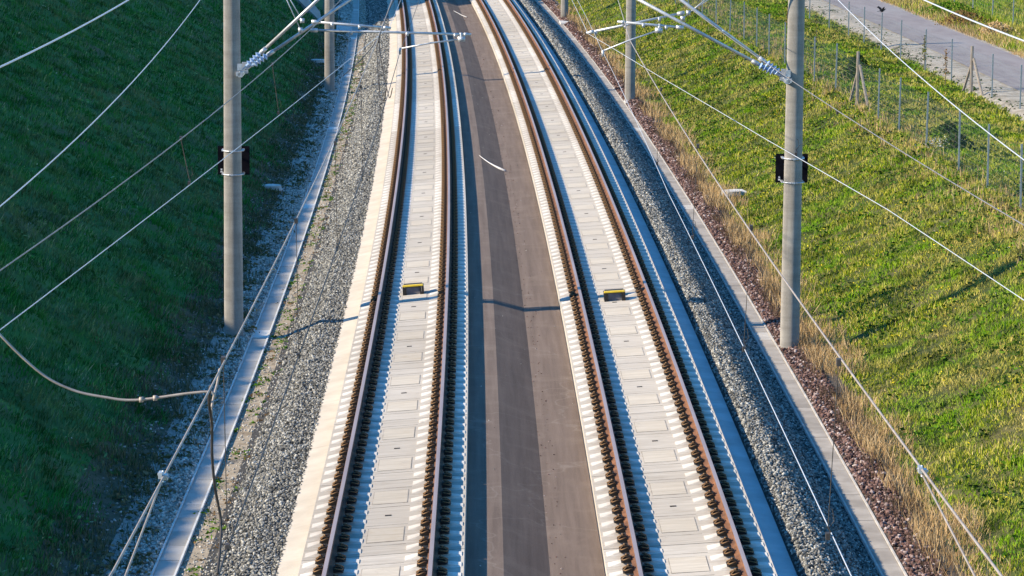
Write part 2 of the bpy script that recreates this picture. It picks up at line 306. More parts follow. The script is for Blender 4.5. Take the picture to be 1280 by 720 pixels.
ground_strip('ground', [21.6, 22.5, 23.5, 24.5, 26, 28, 30, 34, 40, 60, 120, 400], zr, 'meadow', S0, 420, 2)
# far ends and underside of the world: one sheet out to the horizon, below everything
mbg = MB(); mbg.add([(-900, -300, -2.6), (900, -300, -2.6), (900, 1500, -2.6), (-900, 1500, -2.6)], [(0, 1, 2, 3)])
tag(mbg.build('ground', 'meadow', uv=[(-900, -300), (900, -300), (900, 1500), (-900, 1500)]), kind='structure')

# verge, road (with a slight camber) on the right-hand plateau
ground_strip('road_verge', [16.3, 16.9, 17.3, 17.75, 18.2], lambda s, u: 1.34+0.02*np.sin(s*3+u*9)+0.10*np.clip((u-16.3)/.5, 0, 1)-0.12*np.clip((17.0-u)/.7, 0, 1), 'verge', S0, S1, 0.6)
ground_strip('road', [18.0, 19.4, 20.8], lambda s, u: 1.46+0.03*(1-np.abs(u-19.4)/1.4), 'road', S0, S1, 2)
ground_strip('road_verge', [20.7, 21.1, 21.7], lambda s, u: 1.44+0.02*np.sin(s*3+u*9)-0.20*np.clip((u-20.9)/.8, 0, 1), 'verge', S0, S1, 0.6)

# track bed
def beds():
    sweep('gravel_bed', [(-5.44, -0.80), (-5.05, -0.74), (-4.63, -0.60), (-4.3, -0.46), (-3.79, -0.45)], ['bed', 'sand'], S0, S1, 2, mids=[1, 0, 0, 0])
    sweep('gravel_bed', [(3.90, -0.42), (3.93, -0.26), (4.02, -0.17), (4.30, -0.19), (4.65, -0.39), (5.12, -0.78), (5.36, -0.80)], 'bed', S0, S1, 2)
    sweep('concrete_base', [(-3.82, -0.75), (-3.82, -0.43), (-3.40, -0.34), (-1.06, -0.20), (-1.06, -0.30)], 'basecon', S0, S1, 2)
    sweep('concrete_base', [(1.02, -0.5), (1.02, -0.30), (3.42, -0.32), (3.92, -0.37), (3.92, -0.75)], 'ledge', S0, S1, 2)
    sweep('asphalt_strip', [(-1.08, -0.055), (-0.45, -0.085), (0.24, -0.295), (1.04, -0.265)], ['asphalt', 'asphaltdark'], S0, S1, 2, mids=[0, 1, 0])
beds()

# ------------------------------------------------------------------ cable troughs
def trough(u0, u1, zt, label, cm='troughcon', em='troughedge'):
    root = empty('cable_trough', W(60, (u0+u1)/2, zt-0.3)); tag(root, label, 'cable trough', 'concrete cable troughs beside the tracks')
    inv = root.matrix_world.inverted() if False else None
    for a, b in ((u0, u0+0.032), (u1-0.032, u1)):
        o = sweep('edge_wall', [(a, zt-0.35), (a, zt), (b, zt), (b, zt-0.35)], em, S0, S1, 2, parent=root)
    mb = MB(); uv = []
    s = float(S0); k = 0
    while s < S1:
        dz = random.uniform(-0.006, 0.004); L = 0.993
        P = [(u0+0.034, zt-0.02+dz), (u1-0.034, zt-0.02+dz)]
        q = [W(s, P[0][0], P[0][1]), W(s, P[1][0], P[1][1]), W(s+L, P[1][0], P[1][1]), W(s+L, P[0][0], P[0][1])]
        lo = [p-Vector((0, 0, 0.05)) for p in q]
        mb.add(q+lo, [(0, 1, 2, 3), (4, 5, 1, 0), (6, 7, 3, 2)], 1 if (k % 23 == 11) else 0)
        rr = random.uniform(0, 3)
        uv += [(P[0][0]+rr, s), (P[1][0]+rr, s), (P[1][0]+rr, s+L), (P[0][0]+rr, s+L)]*2
        s += 1.0; k += 1
    o = mb.build('cover', [cm, em], root, uv=uv)
    for ch in root.children: ch.matrix_parent_inverse = Matrix.Translation(-root.location)
    return root
trough(-5.82, -5.43, -0.735, 'grey concrete cable trough at the foot of the dark shaded embankment', 'troughpale', 'troughpaleedge')
trough(5.36, 5.76, -0.735, 'pale concrete cable trough beside the reddish stones and dry grass')

# ------------------------------------------------------------------ track slabs
SL = 5.17
def slab_mesh():
    mb = MB(); hw = 1.2; T = 0.20
    holes = 0.0
    # top deck split along cross lines so that shallow recesses between ribs stay simple; body
    b = 0.02
    mb.add([(-hw, -SL/2, 0), (hw, -SL/2, 0), (hw, SL/2, 0), (-hw, SL/2, 0), (-hw, -SL/2, -T), (hw, -SL/2, -T), (hw, SL/2, -T), (-hw, SL/2, -T)],
           [(0, 1, 2, 3), (4, 0, 3, 7), (1, 5, 6, 2), (4, 5, 1, 0), (3, 2, 6, 7)], 0)
    # pouring openings, filled with grout: dark rim then fill
    for y in (-1.32, 1.32):
        mb.box(0, y, 0.002, 0.56, 0.955, 0.004, 1); mb.box(0, y, 0.003, 0.542, 0.91, 0.005, 2)
    mb.box(0, 0, 0.003, 0.10, 0.07, 0.006, 4)
    # raised rail seats with sloping shoulders
    for i in range(8):
        y = -2.275 + 0.65*i
        for sx in (-1, 1):
            x = 0.75*sx
            for (xa, za, xb, zb) in ((-0.415, 0.012, -0.20, 0.05), (-0.20, 0.05, 0.20, 0.05), (0.20, 0.05, 0.415, 0.012)):
                w0, w1 = 0.15, 0.085
                vs = [(x+xa, y-w0, 0.001), (x+xb, y-w0, 0.001), (x+xb, y-w1, zb), (x+xa, y-w1, za), (x+xb, y+w1, zb), (x+xa, y+w1, za), (x+xb, y+w0, 0.001), (x+xa, y+w0, 0.001)]
                mb.add(vs, [(0, 1, 2, 3), (3, 2, 4, 5), (5, 4, 6, 7)] + ([(0, 3, 5, 7)] if xa < -.3 else []) + ([(1, 6, 4, 2)] if xb > .3 else []), 3)
    # fine casting seams across the deck
    for y in (-0.66, 0.62, 2.0, -2.0):
        mb.box(0, y, 0.0015, 0.64, 0.014, 0.003, 1)
    o = mb.build('track_slab', ['slab', 'joint', 'patch', 'rib', 'hole']); me = o.data; bpy.data.objects.remove(o); return me
SLAB = slab_mesh()
def fast_mesh(detail=True):
    mb = MB(); z0 = 0.05
    mb.box(0, 0, z0+0.007, 0.42, 0.24, 0.014, 0)
    for sx in (-1, 1):
        # angled guide plate with a raised middle, screw
        for (y0, y1, dz) in ((-.145, -.05, 0.0), (-.05, .05, .022), (.05, .145, 0.0)):
            mb.add([(sx*.078, y0, z0+.050+dz), (sx*.18, y0, z0+.036+dz), (sx*.225, y0, z0), (sx*.078, y0, z0),
                    (sx*.078, y1, z0+.050+dz), (sx*.18, y1, z0+.036+dz), (sx*.225, y1, z0), (sx*.078, y1, z0)],
                   [(0, 1, 2, 3), (7, 6, 5, 4), (0, 4, 5, 1), (1, 5, 6, 2)], 0)
        mb.tube([(sx*.14, 0, z0+.04), (sx*.14, 0, z0+.085)], 0.03, 6, 0)
    return mb
def clip_mb(sx):
    mb = MB()
    pts = [(.095, -.125, .112), (.185, -.125, .085), (.215, -.075, .080), (.165, -.035, .118), (.098, -.022, .112), (.098, .022, .112), (.165, .035, .118), (.215, .075, .080), (.185, .125, .085), (.095, .125, .112)]
    mb.tube([(sx*a, b, c) for a, b, c in pts], 0.011, 5, 0, True)
    mb.tube([(sx*.14, 0, .12), (sx*.14, 0, .150)], 0.019, 6, 0)
    return mb
fm = fast_mesh(); o = fm.build('rail_fastening', ['clipplate']); FAST = o.data; bpy.data.objects.remove(o)
CLIPS = []
for sx in (-1, 1):
    o = clip_mb(sx).build('spring_clip', ['clip'], smooth=True); CLIPS.append(o.data); bpy.data.objects.remove(o)
fm2 = fast_mesh()
for sx in (-1, 1):
    c = clip_mb(sx); fm2.add(c.v, c.f, 1)
o = fm2.build('rail_fastening', ['clipplate', 'clip']); FASTC = o.data; bpy.data.objects.remove(o)

def put_slab(s, u, cant, lab, grp, fine):
    o = bpy.data.objects.new('concrete_track_panel', SLAB); COL.objects.link(o)
    o.matrix_world = Matrix.Translation(W(s, u, 0)) @ Matrix.Rotation(-heading(s), 4, 'Z') @ Matrix.Rotation(-math.atan(cant), 4, 'Y')
    tag(o, lab, 'track panel', grp)
    for i in range(8):
        y = -2.275 + 0.65*i
        for sx in (-1, 1):
            f = bpy.data.objects.new('rail_fastening', FAST if fine else FASTC); COL.objects.link(f); f.parent = o; f.location = (0.75*sx, y, 0)
            if fine:
                for me in CLIPS:
                    c = bpy.data.objects.new('spring_clip', me); COL.objects.link(c); c.parent = f
    return o
for side, (u, cant, so) in {'left': (UL, CANT_L, 47.87), 'right': (UR, CANT_R, 48.62)}.items():
    for n in range(-4, 30):
        s = so + 5.2*n
        lab = 'cream concrete slab under the left-hand track' if side == 'left' else 'cream concrete slab under the right-hand track'
        if n < -1 or n > 26:
            pass
        put_slab(s, u, cant, lab, 'concrete slabs of the %s-hand track' % side, -1 <= n <= 11)

# ------------------------------------------------------------------ rails
def rail(u, cant, off, label, side_mat):
    # vignole section in the track frame
    half = [(0.0, 0.172), (0.030, 0.171), (0.036, 0.160), (0.035, 0.136), (0.010, 0.122), (0.009, 0.040), (0.030, 0.028), (0.075, 0.014), (0.075, 0.0)]
    sec = [(-a, b) for a, b in half[::-1]] + half[1:]
    mb = MB(); n = len(sec); ct = math.atan(cant); ss = np.arange(S0, S1, 2.0)
    for s in ss:
        for (a, b) in sec:
            x = off + a; z = b + 0.064
            mb.v.append(tuple(W(s, u + x*math.cos(ct) - z*math.sin(ct), x*math.sin(ct) + z*math.cos(ct))))
    for i in range(len(ss)-1):
        for k in range(n-1):
            a = i*n+k; mb.f.append((a, a+1, a+n+1, a+n)); top = sec[k][1] > 0.165 and sec[k+1][1] > 0.165
            mb.m.append(1 if top else 0)
    return tag(mb.build('rail', [side_mat, 'railtop']), label, 'rail', 'rails of the two tracks')
rail(UL, CANT_L, -0.75, 'leftmost rail, next to the grey ballast, brown sides and worn pale head', 'railsideD')
rail(UL, CANT_L, 0.75, 'inner rail of the left-hand track, beside the dark asphalt strip shadow', 'railsideD')
rail(UR, CANT_R, -0.75, 'inner rail of the right-hand track, orange rusty flank beside the brown asphalt', 'railside')
rail(UR, CANT_R, 0.75, 'rightmost rail, orange rusty flank, nearest the blue-shaded concrete ledge', 'railside')

# ------------------------------------------------------------------ loose stone
def stones(name, u0, u1, zf, dens, size, mat, label, sa=38.0, sb=195.0, jit=0.02, uvar=0.0):
    # density falls with distance, size grows a little
    out = []
    s = sa
    while s < sb:
        k = min(1.0, (75.0/s)**1.6); n = int(dens*k*2.0*(u1-u0)); gs = size*min(1.9, (1/k)**0.5)
        S = RNG.uniform(s, s+2.0, n); U = RNG.uniform(u0, u1, n)
        if uvar: U += uvar*np.sin(S*1.9)*np.sin(S*0.47+1)*((U-u0)/(u1-u0))
        out.append(np.stack([S, U, gs*RNG.uniform(0.55, 1.35, n)], 1)); s += 2.0
    A = np.concatenate(out); S, U, G = A.T; n = len(S)
    x, y, z = Wn(S, U, zf(S, U)+RNG.uniform(-jit, jit, n)+G*0.3)
    cube = np.array([(-1, -1, -1), (1, -1, -1), (1, 1, -1), (-1, 1, -1), (-1, -1, 1), (1, -1, 1), (1, 1, 1), (-1, 1, 1)], float)
    V = cube[None]*RNG.uniform(0.45, 1.0, (n, 8, 3))*G[:, None, None]*np.array([1, 1, .8])*RNG.uniform(0.65, 1.15, (n, 1, 3))
    a, b = RNG.uniform(0, 6.28, n), RNG.uniform(-.9, .9, n)
    ca, sa_, cb, sb_ = np.cos(a)[:, None], np.sin(a)[:, None], np.cos(b)[:, None], np.sin(b)[:, None]
    X = V[..., 0]*cb + V[..., 2]*sb_; Z = -V[..., 0]*sb_ + V[..., 2]*cb; Y = V[..., 1]
    X, Y = X*ca - Y*sa_, X*sa_ + Y*ca
    verts = np.stack([X+x[:, None], Y+y[:, None], Z+z[:, None]], 2).reshape(-1, 3)
    q = np.array([(3, 2, 1, 0), (4, 5, 6, 7), (0, 1, 5, 4), (1, 2, 6, 5), (2, 3, 7, 6), (3, 0, 4, 7)])
    F = (q[None] + (np.arange(n)*8)[:, None, None]).reshape(-1, 4)
    o = raw(name, verts, F, 4, mat); tag(o, label, 'stones'); return o
Lz = lambda S, U: np.interp(U, [-5.44, -5.05, -4.63, -4.3, -3.79], [-.80, -.74, -.60, -.46, -.45])
Rz = lambda S, U: np.interp(U, [3.90, 3.93, 4.02, 4.30, 4.65, 5.12, 5.36], [-.42, -.26, -.17, -.19, -.39, -.78, -.80])
stones('ballast', -4.88, -3.80, Lz, 760, 0.0235, 'stone', 'loose grey ballast stones beside the left-hand track')
stones('ballast', 3.92, 5.34, Rz, 760, 0.0235, 'stone', 'ridge of grey ballast stones between the right-hand track and its cable trough')
stones('pebbles', -5.42, -4.90, Lz, 90, 0.018, 'rubble', 'scattered pebbles on the sandy strip beside the left cable trough', jit=0.01)
stones('rubble', -6.42, -5.83, lambda S, U: prof_z(LEFT, U), 520, 0.025, 'rubble', 'pale rubble stones between left cable trough and dark grass')
stones('rubble', -7.25, -6.45, lambda S, U: zl(S, U), 45, 0.024, 'stone', 'scattered grey stones among the weeds at the foot of the left embankment', jit=0.01)
stones('grit', 0.22, 0.50, lambda S, U: np.interp(U, [-.45, .24, 1.04], [-.085, -.295, -.265]), 12, 0.012, 'redstone', 'loose grit along the foot of the asphalt step', jit=0.0)
stones('grit', -0.9, 1.02, lambda S, U: np.interp(U, [-1.08, -.45, .24, 1.04], [-.055, -.085, -.295, -.265]), 0.7, 0.010, 'stone', 'single stones lying on the asphalt strip', jit=0.0)
stones('rubble', 5.79, 6.36, lambda S, U: prof_z(RIGHT, U), 430, 0.032, 'redstone', 'reddish rubble stones between right cable trough and dry grass')

# ------------------------------------------------------------------ grass and herbs
def noise2(S, U, f, seed):
    return (np.sin(S*f+seed)*np.cos(U*f*1.3+seed*2)+np.sin(S*f*2.3-U*f*1.7+seed*3)*0.6+np.cos(S*f*.6+U*f*2.9+seed)*0.5)/2.1
def micro(S, U): return 0.045*noise2(S, U, 5.1, 3)+0.03*noise2(S, U, 9.7, 7)
def blades(name, region, zf, dens, h, w, mat, label, mask=None, lean=0.5, ref=70.0, power=1.6, vdir=None, maxgrow=2.6, clump=1, mic=1.0):
    """region: list of (s0, s1, ufun0, ufun1)"""
    out = []
    for (sa, sb, f0, f1) in region:
        s = sa
        while s < sb:
            k = min(1.0, (ref/s)**power); a0, a1 = f0(s), f1(s)
            if a1 > a0:
                n = int(dens*k*2.0*(a1-a0)); g = min(maxgrow, (1/k)**0.5)
                out.append(np.stack([RNG.uniform(s, s+2, n), RNG.uniform(a0, a1, n), np.full(n, g)], 1))
            s += 2.0
    A = np.concatenate(out); S, U, G = A.T
    if mask is not None:
        keep = mask(S, U) > RNG.uniform(0, 1, len(S)); S, U, G = S[keep], U[keep], G[keep]
    if clump > 1:
        S = np.repeat(S, clump); U = np.repeat(U, clump); G = np.repeat(G, clump)
        S = S+RNG.normal(0, .05, len(S)); U = U+RNG.normal(0, .05, len(U))
    n = len(S); x, y, z = Wn(S, U, zf(S, U)-0.02+micro(S, U)*mic)
    H = h*RNG.uniform(0.4, 1.4, n)*np.clip(1+0.45*noise2(S, U, 1.3, 2)+0.5*noise2(S, U, 4.3, 9), 0.3, 2.2); Wd = w*RNG.uniform(0.6, 1.3, n)*G
    a = RNG.uniform(0, 6.28, n); l = RNG.uniform(0, lean, n)*H; b = RNG.uniform(0, 6.28, n)
    dx, dy = np.cos(a)*Wd, np.sin(a)*Wd
    tx, ty = np.cos(b)*l, np.sin(b)*l
    if vdir is not None: tx = tx+vdir[0]*H; ty = ty+vdir[1]*H
    V = np.empty((n, 4, 3))
    V[:, 0] = np.stack([x-dx*.6, y-dy*.6, z], 1); V[:, 1] = np.stack([x+dx*.6, y+dy*.6, z], 1)
    V[:, 2] = np.stack([x+dx+tx*.6, y+dy+ty*.6, z+H*.62], 1); V[:, 3] = np.stack([x+tx, y+ty, z+H], 1)
    F = (np.array([[0, 1, 2, 3]])[None] + (np.arange(n)*4)[:, None, None]).reshape(-1, 4)
    o = raw(name, V.reshape(-1, 3), F, 4, mat); tag(o, label, 'vegetation'); return o
fixed = lambda v: (lambda s: v)
# outer limits of what the photograph could see
def umaxL(s): return -6.75
def uminL(s): return -max(8.0, min(19.5, (0.162*s + 0.8) + 1.5))
def umaxR(s): return min(24.0, 0.162*s + 2.6)
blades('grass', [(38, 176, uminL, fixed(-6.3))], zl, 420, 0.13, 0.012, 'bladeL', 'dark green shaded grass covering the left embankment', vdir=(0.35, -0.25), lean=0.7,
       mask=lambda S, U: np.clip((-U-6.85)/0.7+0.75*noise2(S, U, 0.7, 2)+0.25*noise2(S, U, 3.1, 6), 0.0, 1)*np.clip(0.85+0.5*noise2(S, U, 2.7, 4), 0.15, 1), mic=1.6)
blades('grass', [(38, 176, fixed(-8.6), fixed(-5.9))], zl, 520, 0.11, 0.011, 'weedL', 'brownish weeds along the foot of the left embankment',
       mask=lambda S, U: np.clip(0.75+0.9*noise2(S, U, 1.1, 5)+0.5*noise2(S, U, 3.7, 2)-np.abs(U+7.05)*0.8, 0, 1))
blades('grass', [(38, 225, fixed(6.65), lambda s: min(16.6, umaxR(s)))], zr, 620, 0.10, 0.012, 'bladeR', 'sunny yellow-green grass covering the right embankment', lean=0.9)
blades('grass', [(90, 225, fixed(21.3), lambda s: min(36.0, 0.162*s+5.0))], zr, 190, 0.26, 0.016, 'bladeR', 'rough green grass beyond the road', lean=0.6, ref=120)
blades('grass', [(90, 215, fixed(20.95), fixed(22.6))], zr, 260, 0.30, 0.010, 'dry', 'dry yellow grass along the far edge of the road', lean=0.8, ref=120,
       mask=lambda S, U: np.clip(0.5+0.7*noise2(S, U, 0.5, 3), 0.08, 1))
tuft = lambda S, U: np.clip(0.70+0.8*noise2(S, U, 0.7, 8)+0.3*noise2(S, U, 3.1, 2)-np.abs(U-6.60)*1.0, 0, 1)
blades('dry_grass', [(38, 185, fixed(6.15), fixed(7.35))], zr, 620, 0.27, 0.0065, 'dry', 'tall straw-coloured grass along the foot of the right embankment', mask=tuft, lean=0.75)
blades('dry_weeds', [(38, 185, fixed(6.02), fixed(6.62))], zr, 560, 0.17, 0.007, 'drydark', 'dark dried weeds between the reddish stones and the straw grass',
       mask=lambda S, U: np.clip(0.5+1.0*noise2(S, U, 0.8, 1), 0.05, 1), lean=0.8)
blades('dry_grass', [(60, 172, fixed(10.6), fixed(12.8))], zr, 55, 0.24, 0.007, 'dry', 'straw-coloured tufts around the fence posts',
       mask=lambda S, U: np.clip(0.5*noise2(S, U, 1.6, 4)+0.35-np.abs(U-11.9)*0.4, 0, 1), lean=0.5, clump=5)
# leafy herbs: broad leaf-sized faces in clumps
def herbs(name, n, box, zf, size, mat, label, leaves=14, spread=0.14, up_=0.14):
    S = RNG.uniform(box[0], box[1], n); U = RNG.uniform(box[2], box[3], n); m = (np.abs(0.162*S+2.2) > np.abs(U)); S, U = S[m], U[m]
    sc = RNG.uniform(0.5, 1.5, len(S)); S = np.repeat(S, leaves); U = np.repeat(U, leaves); sc = np.repeat(sc, leaves)
    S = S+RNG.normal(0, spread, len(S))*sc; U = U+RNG.normal(0, spread, len(S))*sc
    n = len(S); x, y, z = Wn(S, U, zf(S, U)+RNG.uniform(0.01, up_, n)*sc)
    C = np.stack([x, y, z], 1); A = RNG.normal(0, 1, (n, 3)); A[:, 2] *= .4; A /= np.linalg.norm(A, axis=1)[:, None]
    B = np.cross(A, RNG.normal(0, 1, (n, 3))); B /= np.linalg.norm(B, axis=1)[:, None]
    L = (size*RNG.uniform(.5, 1.4, n))[:, None]
    V = np.stack([C-A*L, C+B*L*.45, C+A*L, C-B*L*.45], 1).reshape(-1, 3)
    F = (np.array([[0, 1, 2, 3]])[None] + (np.arange(n)*4)[:, None, None]).reshape(-1, 4)
    o = raw(name, V, F, 4, mat); tag(o, label, 'vegetation'); return o
herbs('weeds', 1500, (40, 165, 7.2, 16.2), zr, 0.055, 'herb', 'bright green leafy weeds scattered over the right embankment')
herbs('weeds', 1000, (40, 165, 7.0, 16.2), zr, 0.05, 'darkherb', 'dark green weeds scattered over the right embankment', leaves=22, spread=0.16)
herbs('weeds', 1300, (40, 170, -19, -7.0), zl, 0.055, 'bladeL', 'low leafy weeds in the shaded grass of the left embankment', leaves=12)
herbs('weeds', 520, (40, 165, -6.95, -6.0), zl, 0.05, 'weedL', 'brownish green weeds growing through the pale rubble', leaves=22, spread=0.11, up_=0.10)
herbs('yellow_flowers', 120, (42, 150, 7.3, 12.0), zr, 0.030, 'yellow', 'small yellow flowers in the sunny grass', leaves=20, spread=0.22, up_=0.24)
herbs('white_flowers', 34, (42, 150, 7.3, 14.0), zr, 0.016, 'white', 'tiny white flowers in the sunny grass', leaves=7, spread=0.10, up_=0.22)
herbs('white_flowers', 60, (42, 150, -17, -7.3), zl, 0.016, 'white', 'tiny pale flowers in the shaded grass', leaves=6, spread=0.12, up_=0.22)
herbs('weeds', 260, (40, 150, -5.42, -4.98), Lz, 0.035, 'herb', 'small green weeds on the sandy strip beside the left cable trough', leaves=12, spread=0.06, up_=0.05)
herbs('weeds', 170, (40, 150, -5.42, -4.90), Lz, 0.028, 'leafbrown', 'small reddish weeds on the sandy strip beside the left cable trough', leaves=12, spread=0.07, up_=0.04)
herbs('weeds', 130, (92, 160, 16.2, 17.6), lambda S, U: 1.38+0*S, 0.05, 'darkherb', 'weeds on the pale gravel verge of the road', leaves=14, spread=0.2, up_=0.10)

# ------------------------------------------------------------------ catenary masts
def cyl(r0, r1, h, n=28, rings=2, mi=0):
    mb = MB()
    for i in range(rings):
        t = i/(rings-1)
        for k in range(n): a = 2*math.pi*k/n; r = r0+(r1-r0)*t; mb.v.append((r*math.cos(a), r*math.sin(a), h*t))
    for i in range(rings-1):
        for k in range(n): mb.f.append((i*n+k, i*n+(k+1) % n, (i+1)*n+(k+1) % n, (i+1)*n+k)); mb.m.append(mi)
    mb.f.append(tuple((rings-1)*n+k for k in range(n))); mb.m.append(mi)
    return mb
o = cyl(0.212, 0.172, 9.3, rings=8).build('pole', 'mast', smooth=True); POLE = o.data; bpy.data.objects.remove(o)
def insulator(p0, p1, parent):
    p0, p1 = Vector(p0), Vector(p1); d = p1-p0; L = d.length; d.normalize()
    mb = MB(); mb.tube([p0, p1], 0.035, 8)
    n = 4
    for i in range(n):
        c = p0 + d*L*(0.2+0.6*i/(n-1)); mb.tube([c-d*.028, c, c+d*.028], [0.05, 0.088, 0.05], 10)
    return mb.build('insulator', 'porc', parent)
def cantilever(root, sg, y, strut_foot, strut_top, reg0, reg1, arm=None, hang=None, topz=7.75):
    """local frame of the mast: x to the right, y away, z above its base"""
    def P(u, z, dy=0.0): return (u, y+dy, z)
    d = Vector((strut_top[0]-strut_foot[0], 0, strut_top[1]-strut_foot[1])).normalized()
    mb = MB(); a = Vector(P(*strut_foot)) + d*0.62
    mb.tube([a, a+d*0.16], 0.050, 10); mb.tube([a+d*0.1, P(*strut_top)], 0.036, 10)
    # top tube from the pole to the strut head
    mb.tube([P(-sg*-0.55, topz), P(strut_top[0]+0.0, topz+0.05)], 0.028, 8)
    mb.tube([P(strut_top[0], strut_top[1]), P(strut_top[0], topz+0.12)], 0.03, 8)
    arm_o = mb.build('cantilever', 'galv', root, smooth=True)
    # bracket on the pole
    b = MB(); px = strut_foot[0]
    b.box(px-sg*-0.0, y, strut_foot[1]-0.02, 0.16, 0.10, 0.07); b.box(px+0.0, y-0.02, strut_foot[1]+0.12, 0.10, 0.05, 0.14)
    b.box(sg*-0.0 + (px*0.86), 0, strut_foot[1]-0.03, 0.09, abs(y)*2+0.22, 0.09)
    b.tube([(px, y, strut_foot[1]), Vector(P(*strut_foot))+d*0.25], 0.022, 8)
    b.build('bracket', 'galv', arm_o)
    insulator(Vector(P(*strut_foot))+d*0.2, Vector(P(*strut_foot))+d*0.64, arm_o)
    insulator(P(sg*-0.18*-1 if False else sg*0.22, topz), P(sg*0.62, topz), arm_o)
    r = MB(); v0, v1 = Vector(P(*reg0)), Vector(P(*reg1)); dd = (v1-v0).normalized()
    r.tube([v0, v1], 0.027, 8); r.tube([v0-dd*.02, v0+dd*.14], 0.045, 8); r.tube([v1-dd*.16, v1-dd*.08], 0.040, 8)
    for t in (0.25, 0.6, 0.9): c = v0.lerp(v1, t); r.box(c.x, c.y, c.z-.03, 0.06, 0.05, 0.09)
    # hanger wires holding the tube
    if hang:
        for (u0, z0, u1, z1) in hang: r.tube([P(u0, z0), P(u1, z1)], 0.012, 6); r.box(*P(u0, z0), 0.09, 0.07, 0.10)
    r.build('registration_tube', 'galv', arm_o, smooth=True)
    if arm:
        q = MB(); a0, a1 = Vector(P(*arm[0])), Vector(P(*arm[1]))
        mid = a0.lerp(a1, .5)+Vector((0, 0, .02)); q.tube([a0, mid, a1], 0.018, 8); q.box(a1.x, a1.y, a1.z-.05, 0.05, 0.10, 0.14); q.box(a0.x, a0.y, a0.z, 0.16, 0.10, 0.11)
        q.tube([a0, a0+Vector((sg*-.02, 0, .14))], 0.03, 8)
        q.build('steady_arm', 'galv', arm_o, smooth=True)
    return arm_o
def mast(s, u, z0, sg, label, plate):
    """sg=+1: the arms reach to +u (mast left of the line)"""
    root = empty('catenary_mast', W(s, u, z0), -heading(s)); tag(root, label, 'catenary mast', 'concrete catenary masts')
    p = bpy.data.objects.new('pole', POLE); COL.objects.link(p); p.parent = root
    if sg > 0:   # left-hand row, local x = u+6.17, local z = z+0.75
        X = lambda v: v+6.17; Z = lambda v: v+0.75
        cantilever(root, 1, 0.36, (X(-5.93), Z(5.13)), (X(-2.95), Z(7.15)), (X(-4.46), Z(6.03)), (X(-0.96), Z(5.95)), ((X(-1.17), Z(5.85)), (X(-2.52), Z(5.63))), None)
        cantilever(root, 1, -0.36, (X(-5.98), Z(5.15)), (X(-3.20), Z(7.75)), (X(-4.40), Z(6.26)), (X(-2.70), Z(6.13)), None,
                   [(X(-4.62), Z(6.28), X(-5.0), Z(6.95)), (X(-4.66), Z(6.08), X(-5.1), Z(7.05))], 8.05)
    else:
        X = lambda v: v-6.02; Z = lambda v: v+0.75
        cantilever(root, -1, 0.30, (X(5.80), Z(5.13)), (X(2.30), Z(6.98)), (X(3.62), Z(6.52)), (X(1.52), Z(6.07)), None,
                   [(X(3.72), Z(6.52), X(4.32), Z(6.92)), (X(3.60), Z(6.40), X(4.25), Z(6.95))])
        cantilever(root, -1, -0.30, (X(5.84), Z(5.15)), (X(2.80), Z(7.35)), (X(3.56), Z(6.24)), (X(2.16), Z(6.36)), ((X(3.05), Z(6.18)), (X(1.86), Z(5.73))), None, 8.05)
    if plate:
        zc = 3.16+0.75
        mb = MB(); mb.box(0, 0.30, zc, 0.70, 0.02, 0.63, 0); mb.box(-0.27, 0.286, zc-0.20, 0.035, 0.004, 0.035, 1); mb.box(-0.27, 0.286, zc-0.25, 0.045, 0.004, 0.035, 1)
        pl = mb.build('plate', ['black', 'sticker'], root)
        for dz in (-0.27, 0.25):
            b = MB(); b.tube([(0.212*math.cos(t), 0.212*math.sin(t), zc+dz) for t in [2*math.pi*k/20 for k in range(21)]], 0.014, 6); b.box(0.22, 0.13, zc+dz, 0.05, 0.32, 0.03); b.box(-0.22, 0.13, zc+dz, 0.05, 0.32, 0.03); b.box(0.0, -0.215, zc+dz, .05, .03, .04)
            b.build('clamp_band', 'galv', pl)
    return root
mast(68.9, -6.19, -0.75, 1, 'tall concrete mast with a black plate, standing between left cable trough and dark embankment', True)
mast(130.0, -6.15, -0.75, 1, 'farther left mast, at the foot of the shaded embankment behind the crossing arms', False)
mast(67.9, 6.00, -0.75, -1, 'tall concrete mast with a black plate, standing in the dry grass on the right', True)
mast(126.8, 6.02, -0.75, -1, 'second mast along the right-hand row, behind the grey arms over the dry grass', False)
mast(177.6, 6.12, -0.75, -1, 'farthest small mast at the top edge, behind the second right-hand mast', False)

# ------------------------------------------------------------------ wires
def interp_path(pts, step=2.0, sag=0.0):
    """pts (s,u,z): straight spans between them, optional sag for each span"""
    out = []
    for (a, b) in zip(pts[:-1], pts[1:]):
        n = max(2, int(abs(b[0]-a[0])/step)+1)
        for i in range(n):
            t = i/n; out.append(W(a[0]+(b[0]-a[0])*t, a[1]+(b[1]-a[1])*t, a[2]+(b[2]-a[2])*t - sag*4*t*(1-t)))
    out.append(W(*pts[-1])); return out
def smoothpath(pts, n=40):
    """smooth curve through points using numpy polynomial in the first coordinate"""
    P = np.array(pts); co = [np.polyfit(P[:, 0], P[:, k], min(2, len(P)-1)) for k in (1, 2)]
    return [W(s, np.polyval(co[0], s), np.polyval(co[1], s)) for s in np.linspace(P[0, 0], P[-1, 0], n)]
def wire(name, path, r, mat, label, cat='wire', group='overhead line wires'):
    mb = MB(); mb.tube(path, r, 6); return tag(mb.build(name, mat, smooth=True), label, cat, group)
